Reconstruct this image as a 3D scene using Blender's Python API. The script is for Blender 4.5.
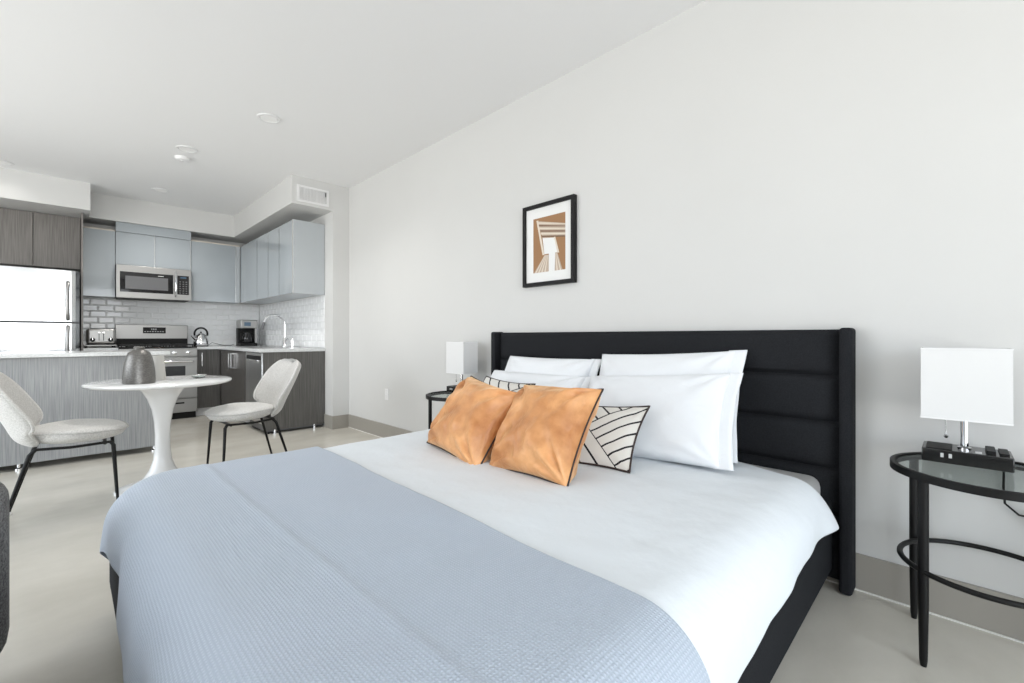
import bpy, bmesh, math, random
from mathutils import Vector, Matrix, noise
PI = math.pi
sc = bpy.context.scene
for o in list(bpy.data.objects): bpy.data.objects.remove(o)

# ------------------------------------------------------------------ camera
EYE = 1.05
cd = bpy.data.cameras.new('camera'); cam = bpy.data.objects.new('camera', cd)
sc.collection.objects.link(cam)
cam.location = (0, 0, EYE); cam.rotation_euler = (PI/2, 0, -PI/4)
cd.sensor_width = 36; cd.lens = 445*36/1024; cd.shift_y = -4.5/1024
cd.clip_start = .05; cd.clip_end = 200
sc.camera = cam
# ------------------------------------------------------------------ colour management
vs = sc.view_settings
vs.view_transform = 'Standard'; vs.look = 'None'; vs.gamma = 1; vs.use_curve_mapping = False
vs.exposure = 0.06
# ------------------------------------------------------------------ sky (bright hazy day outside the windows)
w = bpy.data.worlds.new('sky'); sc.world = w; w.use_nodes = True
wn = w.node_tree.nodes; wl = w.node_tree.links; wn.clear()
wo = wn.new('ShaderNodeOutputWorld'); bg = wn.new('ShaderNodeBackground')
tc = wn.new('ShaderNodeTexCoord'); sep = wn.new('ShaderNodeSeparateXYZ'); rp = wn.new('ShaderNodeValToRGB')
nz = wn.new('ShaderNodeTexNoise'); nz.inputs['Scale'].default_value = 3.0; nz.inputs['Detail'].default_value = 5
mx = wn.new('ShaderNodeMixRGB'); cr = wn.new('ShaderNodeValToRGB')
wl.new(tc.outputs['Generated'], sep.inputs[0]); wl.new(sep.outputs['Z'], rp.inputs[0])
rp.color_ramp.elements[0].position = -0.02 + .02; rp.color_ramp.elements[0].color = (.95, .95, .93, 1)
rp.color_ramp.elements[1].position = .06; rp.color_ramp.elements[1].color = (.88, .94, 1, 1)
e = rp.color_ramp.elements.new(.5); e.color = (.72, .85, 1.0, 1)
wl.new(tc.outputs['Generated'], nz.inputs['Vector']); wl.new(nz.outputs[0], cr.inputs[0])
cr.color_ramp.elements[0].position = .5; cr.color_ramp.elements[0].color = (0, 0, 0, 1)
cr.color_ramp.elements[1].position = .62; cr.color_ramp.elements[1].color = (.7, .7, .7, 1)
wl.new(cr.outputs[0], mx.inputs[0]); wl.new(rp.outputs[0], mx.inputs[1]); mx.inputs[2].default_value = (1, 1, 1, 1)
wl.new(mx.outputs[0], bg.inputs[0]); bg.inputs[1].default_value = 6.0
wl.new(bg.outputs[0], wo.inputs[0])

# ------------------------------------------------------------------ room dimensions
WX = 2.33      # head wall (behind the bed)
LX = -3.3      # far left wall
BY = -2.7      # wall behind the camera
KY = 7.75      # kitchen back wall
CZ = 2.786     # ceiling
PX = 2.14      # kitchen side wall (past the pilaster)
PY = 5.02
# windows as (lo, hi, z0, z1)
WIN_BACK = (-3.0, 1.35, .05, 2.5)
WIN_LEFT = (2.0, 5.9, .12, 2.6)

def portal(name, loc, rot, sx, sy):
    l = bpy.data.lights.new(name, 'AREA'); l.shape = 'RECTANGLE'; l.size = sx; l.size_y = sy
    l.cycles.is_portal = True
    o = bpy.data.objects.new(name, l); sc.collection.objects.link(o); o.location = loc; o.rotation_euler = rot
portal('window_portal', ((WIN_BACK[0]+WIN_BACK[1])/2, BY-.12, 1.33), (PI/2, 0, 0), WIN_BACK[1]-WIN_BACK[0], 2.43)
portal('window_portal', (LX-.12, (WIN_LEFT[0]+WIN_LEFT[1])/2, 1.33), (PI/2, 0, -PI/2), WIN_LEFT[1]-WIN_LEFT[0], 2.43)
def fill_spot(x, y, power):  # spot added to fill the kitchen; the recessed fixtures themselves are off
    l = bpy.data.lights.new('added_fill_spot', 'SPOT'); l.energy = power; l.color = (1, .97, .93)
    l.spot_size = 2.5; l.spot_blend = 1; l.shadow_soft_size = .05
    return l

# ------------------------------------------------------------------ materials
def mat(name, col, rough=.5, metal=0, spec=None, coat=0, trans=0, sheen=0, emit=None, alpha=None, ior=None):
    m = bpy.data.materials.new(name); m.use_nodes = True
    b = m.node_tree.nodes['Principled BSDF']
    b.inputs['Base Color'].default_value = (*col, 1)
    b.inputs['Roughness'].default_value = rough; b.inputs['Metallic'].default_value = metal
    if spec is not None: b.inputs['Specular IOR Level'].default_value = spec
    if coat: b.inputs['Coat Weight'].default_value = coat; b.inputs['Coat Roughness'].default_value = .03
    if trans: b.inputs['Transmission Weight'].default_value = trans
    if sheen: b.inputs['Sheen Weight'].default_value = sheen; b.inputs['Sheen Roughness'].default_value = .35
    if ior: b.inputs['IOR'].default_value = ior
    if emit: b.inputs['Emission Color'].default_value = (*emit[0], 1); b.inputs['Emission Strength'].default_value = emit[1]
    return m
def N(m, t): return m.node_tree.nodes.new(t)
def L(m, a, b): m.node_tree.links.new(a, b)
def bsdf(m): return m.node_tree.nodes['Principled BSDF']
def coords(m, scale=(1, 1, 1), kind='Object'):
    t = N(m, 'ShaderNodeTexCoord'); mp = N(m, 'ShaderNodeMapping'); mp.inputs['Scale'].default_value = scale
    L(m, t.outputs[kind], mp.inputs[0]); return mp.outputs[0]
def noise_col(m, c1, c2, scale, vec=None, detail=4, lo=.35, hi=.65, rough_out=None):
    n = N(m, 'ShaderNodeTexNoise'); n.inputs['Scale'].default_value = scale; n.inputs['Detail'].default_value = detail
    L(m, vec if vec else coords(m), n.inputs['Vector'])
    r = N(m, 'ShaderNodeValToRGB'); r.color_ramp.elements[0].position = lo; r.color_ramp.elements[1].position = hi
    r.color_ramp.elements[0].color = (*c1, 1); r.color_ramp.elements[1].color = (*c2, 1)
    L(m, n.outputs[0], r.inputs[0]); L(m, r.outputs[0], bsdf(m).inputs['Base Color']); return n, r
def bump(m, out, strength, dist=.01):
    b = N(m, 'ShaderNodeBump'); b.inputs['Strength'].default_value = strength; b.inputs['Distance'].default_value = dist
    L(m, out, b.inputs['Height']); L(m, b.outputs[0], bsdf(m).inputs['Normal']); return b

M = {}
M['wall'] = mat('wall_paint', (.64, .638, .624), .55, spec=.3)
n_, _ = noise_col(M['wall'], (.633, .632, .62), (.646, .645, .633), 1.5)
M['ceiling'] = mat('ceiling_paint', (.86, .86, .86), .7, spec=.2)
M['floor'] = mat('polished_concrete', (.4, .39, .37), .2, spec=.5)
def concrete(m):
    n = N(m, 'ShaderNodeTexNoise'); n.inputs['Scale'].default_value = 1.3; n.inputs['Detail'].default_value = 7; n.inputs['Roughness'].default_value = .6
    v = coords(m, (1.0, 1.7, 1)); L(m, v, n.inputs['Vector'])
    r = N(m, 'ShaderNodeValToRGB'); el = r.color_ramp.elements
    el[0].position = .3; el[0].color = (.52, .495, .435, 1); el[1].position = .7; el[1].color = (.66, .63, .565, 1)
    L(m, n.outputs[0], r.inputs[0]); L(m, r.outputs[0], bsdf(m).inputs['Base Color'])
    bsdf(m).inputs['Roughness'].default_value = .2
concrete(M['floor'])
M['baseboard'] = mat('baseboard_taupe', (.34, .32, .285), .35)
M['caulk'] = mat('white_caulk', (.75, .74, .7), .6)
def wood(name, c1, c2, rough=.35):
    m = mat(name, c1, rough)
    v = coords(m, (165, 165, 3.6)); noise_n, r = noise_col(m, c1, c2, 1.0, v, 6, .3, .7)
    return m
M['wood'] = wood('grey_wood_laminate', (.062, .059, .055), (.135, .13, .122), .3)
M['wood_mid'] = wood('mid_grey_wood_laminate', (.125, .115, .105), (.235, .22, .205), .4)
M['wood_glare'] = wood('glare_paled_wood_laminate', (.225, .232, .24), (.38, .387, .39), .3)  # island laminate: window glare put into a paler base colour
M['wood_dark'] = wood('dark_grey_wood_laminate', (.065, .06, .056), (.13, .12, .112), .25)
M['blue'] = mat('blue_gloss_glass', (.375, .41, .435), .06, spec=.5)
M['blue_side'] = mat('blue_satin_panel', (.46, .49, .51), .3)
M['alu'] = mat('aluminium_edge', (.8, .8, .8), .3, 1)
M['beige_edge'] = mat('raw_cabinet_edge', (.62, .57, .5), .5)
M['counter'] = mat('quartz_counter', (.62, .63, .63), .15)
noise_col(M['counter'], (.58, .59, .59), (.68, .69, .69), 90)
M['tile'] = mat('white_glazed_tile', (.84, .85, .855), .08, spec=.5)
M['grout'] = mat('tile_grout', (.78, .79, .79), .8)
def brushed(name, c, rough):
    m = mat(name, c, rough, 1)
    n = N(m, 'ShaderNodeTexNoise'); n.inputs['Scale'].default_value = 1; L(m, coords(m, (3, 3, 260)), n.inputs['Vector'])
    bump(m, n.outputs[0], .04, .002); return m
M['steel'] = brushed('stainless_steel', (.38, .375, .365), .38)
M['fridge'] = mat('fridge_steel', (.60, .61, .615), .16, 1)
nf = N(M['fridge'], 'ShaderNodeTexNoise'); nf.inputs['Scale'].default_value = 2.2; nf.inputs['Detail'].default_value = 1
L(M['fridge'], coords(M['fridge'], (1, 1, .6)), nf.inputs['Vector']); bump(M['fridge'], nf.outputs[0], .5, .05)
M['fridge_side'] = mat('fridge_side_grey', (.13, .13, .135), .4)
M['reflection_steel'] = brushed('dishwasher_steel', (.74, .74, .73), .3)  # lighter than the other steel: window reflection put into the colour
M['chrome'] = mat('chrome', (.85, .85, .86), .08, 1)
M['black_glass'] = mat('black_glass', (.008, .008, .009), .05)
M['window_dark'] = mat('oven_window', (.05, .05, .052), .1)
M['mw_window'] = mat('microwave_mesh_window', (.13, .13, .135), .2)
M['black'] = mat('black_plastic', (.012, .012, .012), .5, spec=.2)
M['iron'] = mat('cast_iron', (.015, .015, .015), .6)
M['black_metal'] = mat('black_powder_coated_metal', (.006, .006, .006), .45, spec=.25)
M['white_gloss'] = mat('white_lacquer', (.88, .88, .875), .12, coat=.4)
M['white_matte'] = mat('white_plastic', (.8, .8, .8), .45)
M['display'] = mat('display', (.02, .05, .08), .2, emit=((.35, .6, .9), .08))
M['mark'] = mat('pale_print', (.6, .6, .6), .4)
M['boucle'] = mat('light_grey_boucle', (.60, .59, .565), .9, sheen=.3)
n_, _ = noise_col(M['boucle'], (.54, .53, .505), (.70, .69, .665), 140); bump(M['boucle'], n_.outputs[0], .35, .004)
M['boucle_back'] = mat('grey_boucle', (.50, .49, .47), .9, sheen=.3)
n_, _ = noise_col(M['boucle_back'], (.44, .43, .41), (.58, .57, .55), 140); bump(M['boucle_back'], n_.outputs[0], .35, .004)
M['duvet'] = mat('white_cotton', (.725, .765, .80), .85, sheen=.1)
n_ = N(M['duvet'], 'ShaderNodeTexNoise'); n_.inputs['Scale'].default_value = 9; n_.inputs['Detail'].default_value = 5
L(M['duvet'], coords(M['duvet']), n_.inputs['Vector']); bump(M['duvet'], n_.outputs[0], .18, .03)
M['pillow'] = mat('white_pillow_cotton', (.78, .80, .825), .85, sheen=.1)
n_ = N(M['pillow'], 'ShaderNodeTexNoise'); n_.inputs['Scale'].default_value = 8; n_.inputs['Detail'].default_value = 4; n_.inputs['Distortion'].default_value = .6
L(M['pillow'], coords(M['pillow'], (1, 1, 1.6)), n_.inputs['Vector']); bump(M['pillow'], n_.outputs[0], .22, .03)
M['mattress'] = mat('grey_mattress_ticking', (.45, .45, .45), .8)
# blanket: waffle weave
def waffle():
    m = mat('pale_blue_waffle_blanket', (.36, .43, .53), .95, sheen=.2)
    g = N(m, 'ShaderNodeTexCoord'); mp = N(m, 'ShaderNodeMapping'); L(m, g.outputs['UV'], mp.inputs[0])
    wv = []
    for d, s in (('X', 44), ('Y', 38)):
        q = N(m, 'ShaderNodeTexWave'); q.bands_direction = d; q.inputs['Scale'].default_value = s; q.inputs['Distortion'].default_value = 1.2; q.inputs['Detail'].default_value = 1
        q.inputs['Detail Scale'].default_value = 4
        L(m, mp.outputs[0], q.inputs['Vector']); wv.append(q)
    mu = N(m, 'ShaderNodeMath'); mu.operation = 'MULTIPLY'; L(m, wv[0].outputs['Fac'], mu.inputs[0]); L(m, wv[1].outputs['Fac'], mu.inputs[1])
    bump(m, mu.outputs[0], .4, .004)
    r = N(m, 'ShaderNodeValToRGB'); r.color_ramp.elements[0].color = (.42, .475, .555, 1); r.color_ramp.elements[1].color = (.50, .555, .64, 1)
    L(m, mu.outputs[0], r.inputs[0]); L(m, r.outputs[0], bsdf(m).inputs['Base Color'])
    return m
M['blanket'] = waffle()
def velvet():
    m = mat('orange_velvet', (.62, .25, .075), .42, sheen=.9)
    b = bsdf(m); b.inputs['Sheen Tint'].default_value = (1, .72, .42, 1)
    n, r = noise_col(m, (.40, .14, .038), (.86, .45, .195), 7, None, 6, .28, .7)  # velvet highlights and darks painted in as colour patches
    n2 = N(m, 'ShaderNodeTexNoise'); n2.inputs['Scale'].default_value = 9; n2.inputs['Detail'].default_value = 3; n2.inputs['Distortion'].default_value = 1.2
    L(m, coords(m, (1, 1, .6)), n2.inputs['Vector']); bump(m, n2.outputs[0], .4, .03)
    return m
M['velvet'] = velvet()
M['piping'] = mat('dark_brown_piping', (.035, .022, .02), .6)
M['head'] = mat('charcoal_upholstery', (.016, .017, .019), .85, spec=.1)
n_, _ = noise_col(M['head'], (.014, .015, .017), (.021, .022, .025), 220); bump(M['head'], n_.outputs[0], .15, .002)
M['sofa'] = mat('grey_tweed', (.13, .13, .13), .9)
n_, _ = noise_col(M['sofa'], (.07, .07, .07), (.22, .22, .22), 160); bump(M['sofa'], n_.outputs[0], .3, .004)
M['glass'] = mat('clear_glass', (.9, .95, .93), .02, trans=1, ior=1.45)
M['table_glass'] = mat('smoky_glass', (.62, .66, .64), .02, trans=.75, ior=1.45)
def thin_glass():
    m = M['table_glass']; nt = m.node_tree
    g = N(m, 'ShaderNodeBsdfGlossy'); g.inputs['Roughness'].default_value = .02
    tr = N(m, 'ShaderNodeBsdfTransparent'); tr.inputs[0].default_value = (.80, .83, .82, 1)
    mi = N(m, 'ShaderNodeMixShader')
    mi.inputs[0].default_value = .14; L(m, tr.outputs[0], mi.inputs[1]); L(m, g.outputs[0], mi.inputs[2])
    L(m, mi.outputs[0], nt.nodes['Material Output'].inputs[0])
thin_glass()
M['shade'] = mat('white_linen_shade', (.74, .74, .735), .8)
M['vase'] = mat('hammered_pewter', (.17, .165, .155), .38, .75)
n_ = N(M['vase'], 'ShaderNodeTexNoise'); n_.inputs['Scale'].default_value = 1; n_.inputs['Detail'].default_value = 4
L(M['vase'], coords(M['vase'], (60, 60, 160)), n_.inputs['Vector']); bump(M['vase'], n_.outputs[0], .5, .003)
noise_col(M['vase'], (.15, .145, .137), (.215, .208, .197), 1, coords(M['vase'], (90, 90, 160)), 4, .38, .65)
M['ceramic'] = mat('pale_stone_ceramic', (.50, .49, .46), .6)
M['mat_board'] = mat('white_mat_board', (.80, .80, .79), .8)
M['tan'] = mat('tan_print', (.34, .185, .09), .8)
M['cream'] = mat('cream_print', (.72, .64, .54), .8)
M['greige'] = mat('taupe_print', (.50, .40, .32), .8)
M['brown_line'] = mat('brown_line_print', (.20, .12, .075), .8)
M['lens'] = mat('downlight_lens', (.85, .85, .84), .4, emit=((1, .98, .94), .05))

# ------------------------------------------------------------------ mesh helpers
class MB:
    """collects shapes and links them as one mesh object"""
    def __init__(s): s.bm = bmesh.new(); s.mats = []
    def _mi(s, m):
        if m not in s.mats: s.mats.append(m)
        return s.mats.index(m)
    def _fin(s, geom_faces, m, smooth):
        i = s._mi(m) if m else 0
        for f in geom_faces: f.material_index = i; f.smooth = smooth
    def box(s, x0, x1, y0, y1, z0, z1, m=None, bev=0, seg=2, smooth=False, mtx=None):
        r = bmesh.ops.create_cube(s.bm, size=1); vv = r['verts']
        for v in vv: v.co = Vector(((x0+x1)/2+v.co.x*(x1-x0), (y0+y1)/2+v.co.y*(y1-y0), (z0+z1)/2+v.co.z*(z1-z0)))
        fs = set(f for v in vv for f in v.link_faces)
        fs0 = list(fs)
        if bev:
            es = list(set(e for v in vv for e in v.link_edges))
            rb = bmesh.ops.bevel(s.bm, geom=es, offset=bev, segments=seg, affect='EDGES', profile=.5)
            fs = set(f for f in rb['faces']) | set(f for f in fs if f.is_valid)
            vv = list(set(v for f in fs for v in f.verts))
        for f in fs: f.normal_update()
        s._fin(fs, m, smooth or bool(bev))
        if bev and not smooth:
            for f in fs:
                if max(map(abs, f.normal)) > .9999: f.smooth = False
        return s
    def grid(s, rows, m=None, smooth=True, cu=False, cv=False, uvs=None):
        """rows: list of rows of points"""
        V = [[s.bm.verts.new(p) for p in r] for r in rows]
        nr, nc = len(V), len(V[0]); fs = []
        uvl = s.bm.loops.layers.uv.verify() if uvs else None
        for i in range(nr if cu else nr-1):
            for j in range(nc if cv else nc-1):
                q = (i, j), ((i+1) % nr, j), ((i+1) % nr, (j+1) % nc), (i, (j+1) % nc)
                try: f = s.bm.faces.new([V[a][b] for a, b in q])
                except ValueError: continue
                if uvs:
                    for lp, (a, b) in zip(f.loops, q): lp[uvl].uv = uvs[a][b]
                fs.append(f)
        s._fin(fs, m, smooth); return V
    def lathe(s, prof, c=(0, 0, 0), seg=32, m=None, mtx=None, capb=True, capt=True):
        rows = []
        for r, z in prof:
            row = []
            for k in range(seg):
                a = 2*PI*k/seg; p = Vector((r*math.cos(a), r*math.sin(a), z))
                row.append((mtx @ p if mtx else p)+Vector(c))
            rows.append(row)
        V = s.grid(rows, m, True, cv=True)
        fs = []
        if capb and prof[0][0] > 1e-6: fs.append(s.bm.faces.new(V[0][::-1]))
        if capt and prof[-1][0] > 1e-6: fs.append(s.bm.faces.new(V[-1]))
        s._fin(fs, m, False); return s
    def tube(s, pts, r, seg=10, m=None, closed=False):
        pts = [Vector(p) for p in pts]; n = len(pts); rr = r if isinstance(r, (list, tuple)) else [r]*n
        rows = []; up = None
        for i, p in enumerate(pts):
            if closed: t = (pts[(i+1) % n]-pts[i-1]).normalized()
            else: t = (pts[min(i+1, n-1)]-pts[max(i-1, 0)]).normalized()
            if up is None:
                up = Vector((0, 0, 1)) if abs(t.z) < .9 else Vector((1, 0, 0))
            a = (up - t*up.dot(t)).normalized(); b = t.cross(a); up = a
            rows.append([p+(a*math.cos(2*PI*k/seg)+b*math.sin(2*PI*k/seg))*rr[i] for k in range(seg)])
        V = s.grid(rows, m, True, cu=closed, cv=True)
        if not closed: s._fin([s.bm.faces.new(V[0][::-1]), s.bm.faces.new(V[-1])], m, False)
        return s
    def prism(s, poly, z0, z1, m=None, mtx=None):
        f = lambda x, y, z: (mtx @ Vector((x, y, z))) if mtx else Vector((x, y, z))
        a = [s.bm.verts.new(f(x, y, z0)) for x, y in poly]; b = [s.bm.verts.new(f(x, y, z1)) for x, y in poly]
        fs = [s.bm.faces.new(a[::-1]), s.bm.faces.new(b)]; n = len(poly)
        for i in range(n): fs.append(s.bm.faces.new([a[i], a[(i+1) % n], b[(i+1) % n], b[i]]))
        s._fin(fs, m, False); return s
    def build(s, name, m=None, parent=None, sharp=None, loc=None):
        bmesh.ops.recalc_face_normals(s.bm, faces=s.bm.faces[:])
        me = bpy.data.meshes.new(name)
        if m is not None and not s.mats: s.mats = [m]
        if loc is not None:
            for v in s.bm.verts: v.co -= Vector(loc)
        s.bm.to_mesh(me); s.bm.free()
        for k in s.mats: me.materials.append(k)
        o = bpy.data.objects.new(name, me); sc.collection.objects.link(o)
        if loc is not None: o.location = loc
        if parent is not None:
            o.parent = parent
        fl = [p.use_smooth for p in me.polygons]
        me.set_sharp_from_angle(angle=math.radians(sharp or 40))
        for p, q in zip(me.polygons, fl): p.use_smooth = q
        return o
def tag(o, label=None, cat=None, group=None, kind=None):
    if label: o['label'] = label
    if cat: o['category'] = cat
    if group: o['group'] = group
    if kind: o['kind'] = kind
    return o
def thing(name, label, cat, loc=(0, 0, 0), rz=0, group=None):
    o = bpy.data.objects.new(name, None); sc.collection.objects.link(o)
    o.location = loc; o.rotation_euler = (0, 0, rz); o.empty_display_size = .1
    return tag(o, label, cat, group)
def copy_tree(o, parent=None):
    c = o.copy(); sc.collection.objects.link(c); c.parent = parent
    for ch in list(o.children): copy_tree(ch, c)
    return c
def part(name, mb, m, parent, label=None, sharp=None):
    """mesh built in world coordinates, parented to an unrotated empty"""
    o = mb.build(name, m, None, sharp)
    root = parent
    off = Vector((0, 0, 0))
    while root is not None: off += root.location; root = root.parent
    for v in o.data.vertices: v.co -= off
    o.parent = parent
    if label: o['label'] = label
    return o
def struct(name, mb, m): return tag(mb.build(name, m), kind='structure')
def B(*a, **k): return MB().box(*a, **k)
def fn(p, s=1.0): return noise.noise(Vector(p)*s)
def sm(x, a, b):
    t = max(0, min(1, (x-a)/(b-a))); return t*t*(3-2*t)

# ------------------------------------------------------------------ room shell
struct('floor', B(LX-.3, WX+.3, BY-.3, KY+.3, -.1, 0), M['floor'])
struct('ceiling', B(LX-.3, WX+.3, BY-.3, KY+.3, CZ, CZ+.1), M['ceiling'])
struct('wall_right', B(WX, WX+.2, BY-.2, KY+.2, 0, CZ), M['wall'])
struct('wall_far', B(LX, WX, KY, KY+.2, 0, CZ), M['wall'])
struct('trim_1', B(PX, WX, PY, KY, 0, CZ), M['wall'])          # pilaster beside the kitchen
def wall_win(name, axis, c0, c1, lo, hi, win):
    a, b, z0, z1 = win; m = MB()
    for (u0, u1, v0, v1) in ((lo, a, 0, CZ), (b, hi, 0, CZ), (a, b, 0, z0), (a, b, z1, CZ)):
        if axis == 'y': m.box(u0, u1, c0, c1, v0, v1)
        else: m.box(c0, c1, u0, u1, v0, v1)
    return struct(name, m, M['wall'])
wall_win('wall_back', 'y', BY-.2, BY, LX-.2, WX, WIN_BACK)
wall_win('wall_left', 'x', LX-.2, LX, BY, KY, WIN_LEFT)
def window(name, axis, c, win, n):
    a, b, z0, z1 = win; m = MB(); g = MB(); t = .06
    def bx(mm, u0, u1, v0, v1, d):
        if axis == 'y': mm.box(u0, u1, c-d, c+d, v0, v1)
        else: mm.box(c-d, c+d, u0, u1, v0, v1)
    bx(m, a, b, z0, z0+t, .03); bx(m, a, b, z1-t, z1, .03)
    for k in range(n+1):
        u = a+(b-a)*k/n; bx(m, max(a, u-t/2), min(b, u+t/2), z0, z1, .03)
    struct(name, m, M['alu_dark'])
M['alu_dark'] = mat('dark_window_frame', (.08, .08, .085), .4)
window('window_1', 'y', BY-.1, WIN_BACK, 4)
window('window_2', 'x', LX-.1, WIN_LEFT, 5)
# soffits
SZ = 2.485
struct('trim_2', B(1.698, PX, PY, KY, SZ, CZ), M['wall'])
struct('trim_3', B(.187, 1.698, 7.34, KY, SZ, CZ), M['wall'])
struct('trim_4', B(LX, .187, 6.92, KY, SZ-.005, CZ), M['wall'])
# baseboards
bb = .15
struct('baseboard_right', B(WX-.012, WX, BY, PY, .006, bb), M['baseboard'])
struct('trim_5', B(WX-.016, WX, BY, PY, 0, .006), M['caulk'])
m = MB(); m.box(PX-.012, WX-.012, PY-.012, PY, .0, bb); m.box(PX-.012, PX, PY, 5.235, .0, bb); struct('baseboard_pilaster', m, M['baseboard'])
struct('baseboard_back', B(LX, WX-.02, BY, BY+.012, 0, .1), M['baseboard'])

# wall outlet
t = thing('wall_outlet', 'small white wall outlet low on the wall past the bed', 'outlet', (WX, 4.15, .46))
part('cover_plate', B(WX-.006, WX, 4.115, 4.185, .403, .517, bev=.002), M['white_matte'], t)
m = MB()
for dz in (-.024, .024): m.box(WX-.009, WX-.0055, 4.133, 4.167, .46+dz-.016, .46+dz+.016, bev=.001)
part('socket', m, M['white_gloss'], t)

# ceiling fixtures
def downlight(x, y, r, label, power):
    t = thing('recessed_light', label, 'ceiling light', (x, y, CZ), 0, 'recessed ceiling lights')
    m = MB(); m.lathe([(r*.72, CZ-.002), (r*.78, CZ-.008), (r*.97, CZ-.006), (r, CZ-.0005)], (x, y, 0), 32, capb=False, capt=False); part('trim_ring', m, M['white_matte'], t)
    m = MB(); m.lathe([(r*.7, CZ-.0055), (r*.7, CZ-.0005)], (x, y, 0), 32); part('lens', m, M['lens'], t)
    l = fill_spot(x, y, power); o = bpy.data.objects.new('added_fill', l); sc.collection.objects.link(o); o.parent = t; o.location = (0, 0, -.03)  # added fill spot hung under the unlit fixture
FILLP = 50  # power of the added fill spots
downlight(1.133, 3.86, .085, 'round white recessed ceiling light nearest the bed', FILLP)
downlight(.784, 5.03, .085, 'round white recessed ceiling light directly in front of the smoke detector', FILLP)
downlight(.784, 6.65, .085, 'round white recessed ceiling light just in front of the microwave soffit', FILLP)
downlight(-.455, 6.70, .085, 'round white recessed ceiling light above the fridge, at the picture edge', FILLP*.06)
t = thing('smoke_detector', 'small round white detector on the ceiling between two recessed lights', 'smoke detector', (.788, 5.3, CZ))
m = MB(); m.lathe([(.035, CZ-.032), (.055, CZ-.026), (.062, CZ-.01), (.062, CZ)], (.788, 5.3, 0), 32); part('body', m, M['white_matte'], t)
m = MB(); m.lathe([(.012, CZ-.035), (.014, CZ-.031)], (.788, 5.3, 0), 16); part('test_button', m, M['white_gloss'], t)
# air vent on the soffit
t = thing('air_vent', 'white rectangular air vent grille on the soffit end', 'vent', (1.915, PY, 2.59))
m = MB(); vx0, vx1, vz0, vz1 = 1.745, 2.09, 2.515, 2.695
m.box(vx0, vx1, PY-.012, PY, vz0, vz0+.025, bev=.002); m.box(vx0, vx1, PY-.012, PY, vz1-.025, vz1, bev=.002)
m.box(vx0, vx0+.028, PY-.0115, PY, vz0+.02, vz1-.02, bev=.002); m.box(vx1-.028, vx1, PY-.0115, PY, vz0+.02, vz1-.02, bev=.002)
part('vent_frame', m, M['white_matte'], t)
m = MB()
for k in range(11): m.box(vx0+.03, vx1-.045, PY-.009, PY-.001, vz0+.031+k*.0114, vz0+.037+k*.0114)
for k in range(8): m.box(vx0+.04+k*.034, vx0+.044+k*.034, PY-.010, PY-.002, vz0+.026, vz1-.026)
part('louvres', m, M['white_matte'], t)
part('lever', B(vx1-.04, vx1-.034, PY-.016, PY-.002, 2.62, 2.665, bev=.001), M['fridge_side'], t)

# ------------------------------------------------------------------ backsplash tiles
def backsplash(name, axis, c, lo, hi, z0, z1, sgn):
    m = MB(); tw, th, g, d = .152, .0762, .003, .0065
    def P(u, v, k): return (u, c-k, v) if axis == 'y' else (c-k, u, v)
    r = 0; z = z0
    if axis == 'y': m.box(lo, hi, c-.0025, c, z0, z1, M['grout'])
    else: m.box(c-.0025, c, lo, hi, z0, z1, M['grout'])
    ti = m._mi(M['tile'])
    while z < z1-.01:
        u = lo-(tw/2 if r % 2 else 0)
        while u < hi-.005:
            a, b = max(lo, u+g/2), min(hi, u+tw-g/2); y0, y1 = z+g/2, min(z1, z+th-g/2)
            if b-a > .02 and y1-y0 > .015:
                bv = min(.011, (y1-y0)/3, (b-a)/3)
                rnd = random.Random(int(u*1000)*31+r); t1 = rnd.uniform(-.0006, .0006); t2 = rnd.uniform(-.0006, .0006)
                o = [m.bm.verts.new(P(*q, .0028)) for q in ((a, y0), (b, y0), (b, y1), (a, y1))]
                i = [m.bm.verts.new(P(q[0], q[1], d+q[2])) for q in ((a+bv, y0+bv, t1), (b-bv, y0+bv, t2), (b-bv, y1-bv, -t1), (a+bv, y1-bv, -t2))]
                fs = [m.bm.faces.new(i)]+[m.bm.faces.new([o[k], o[(k+1) % 4], i[(k+1) % 4], i[k]]) for k in range(4)]
                for f in fs: f.material_index = ti
            u += tw
        z += th; r += 1
    return struct(name, m, None)
backsplash('trim_6', 'y', KY, .13, PX-.01, .925, 1.55, 1)
backsplash('trim_7', 'x', PX, 5.25, KY-.01, .925, 1.55, 1)

# ------------------------------------------------------------------ kitchen: base cabinets
CT = .92   # counter top height
def bar_handle(pts_axis, x, y, z0, z1, out, parent, dirv):
    """vertical U handle; dirv = outward direction"""
    m = MB(); dx, dy = dirv
    p = [(x, y, z0), (x+dx*out, y+dy*out, z0), (x+dx*out, y+dy*out, z1), (x, y, z1)]
    for a, b in zip(p, p[1:]):
        xs = sorted((a[0], b[0])); ys = sorted((a[1], b[1])); zs = sorted((a[2], b[2])); h = .006
        m.box(xs[0]-h, xs[1]+h, ys[0]-h, ys[1]+h, zs[0]-h, zs[1]+h)
    return part('handle', m, M['alu_bright'], parent)
M['alu_bright'] = mat('polished_handle', (.85, .85, .85), .2, 1)
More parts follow.
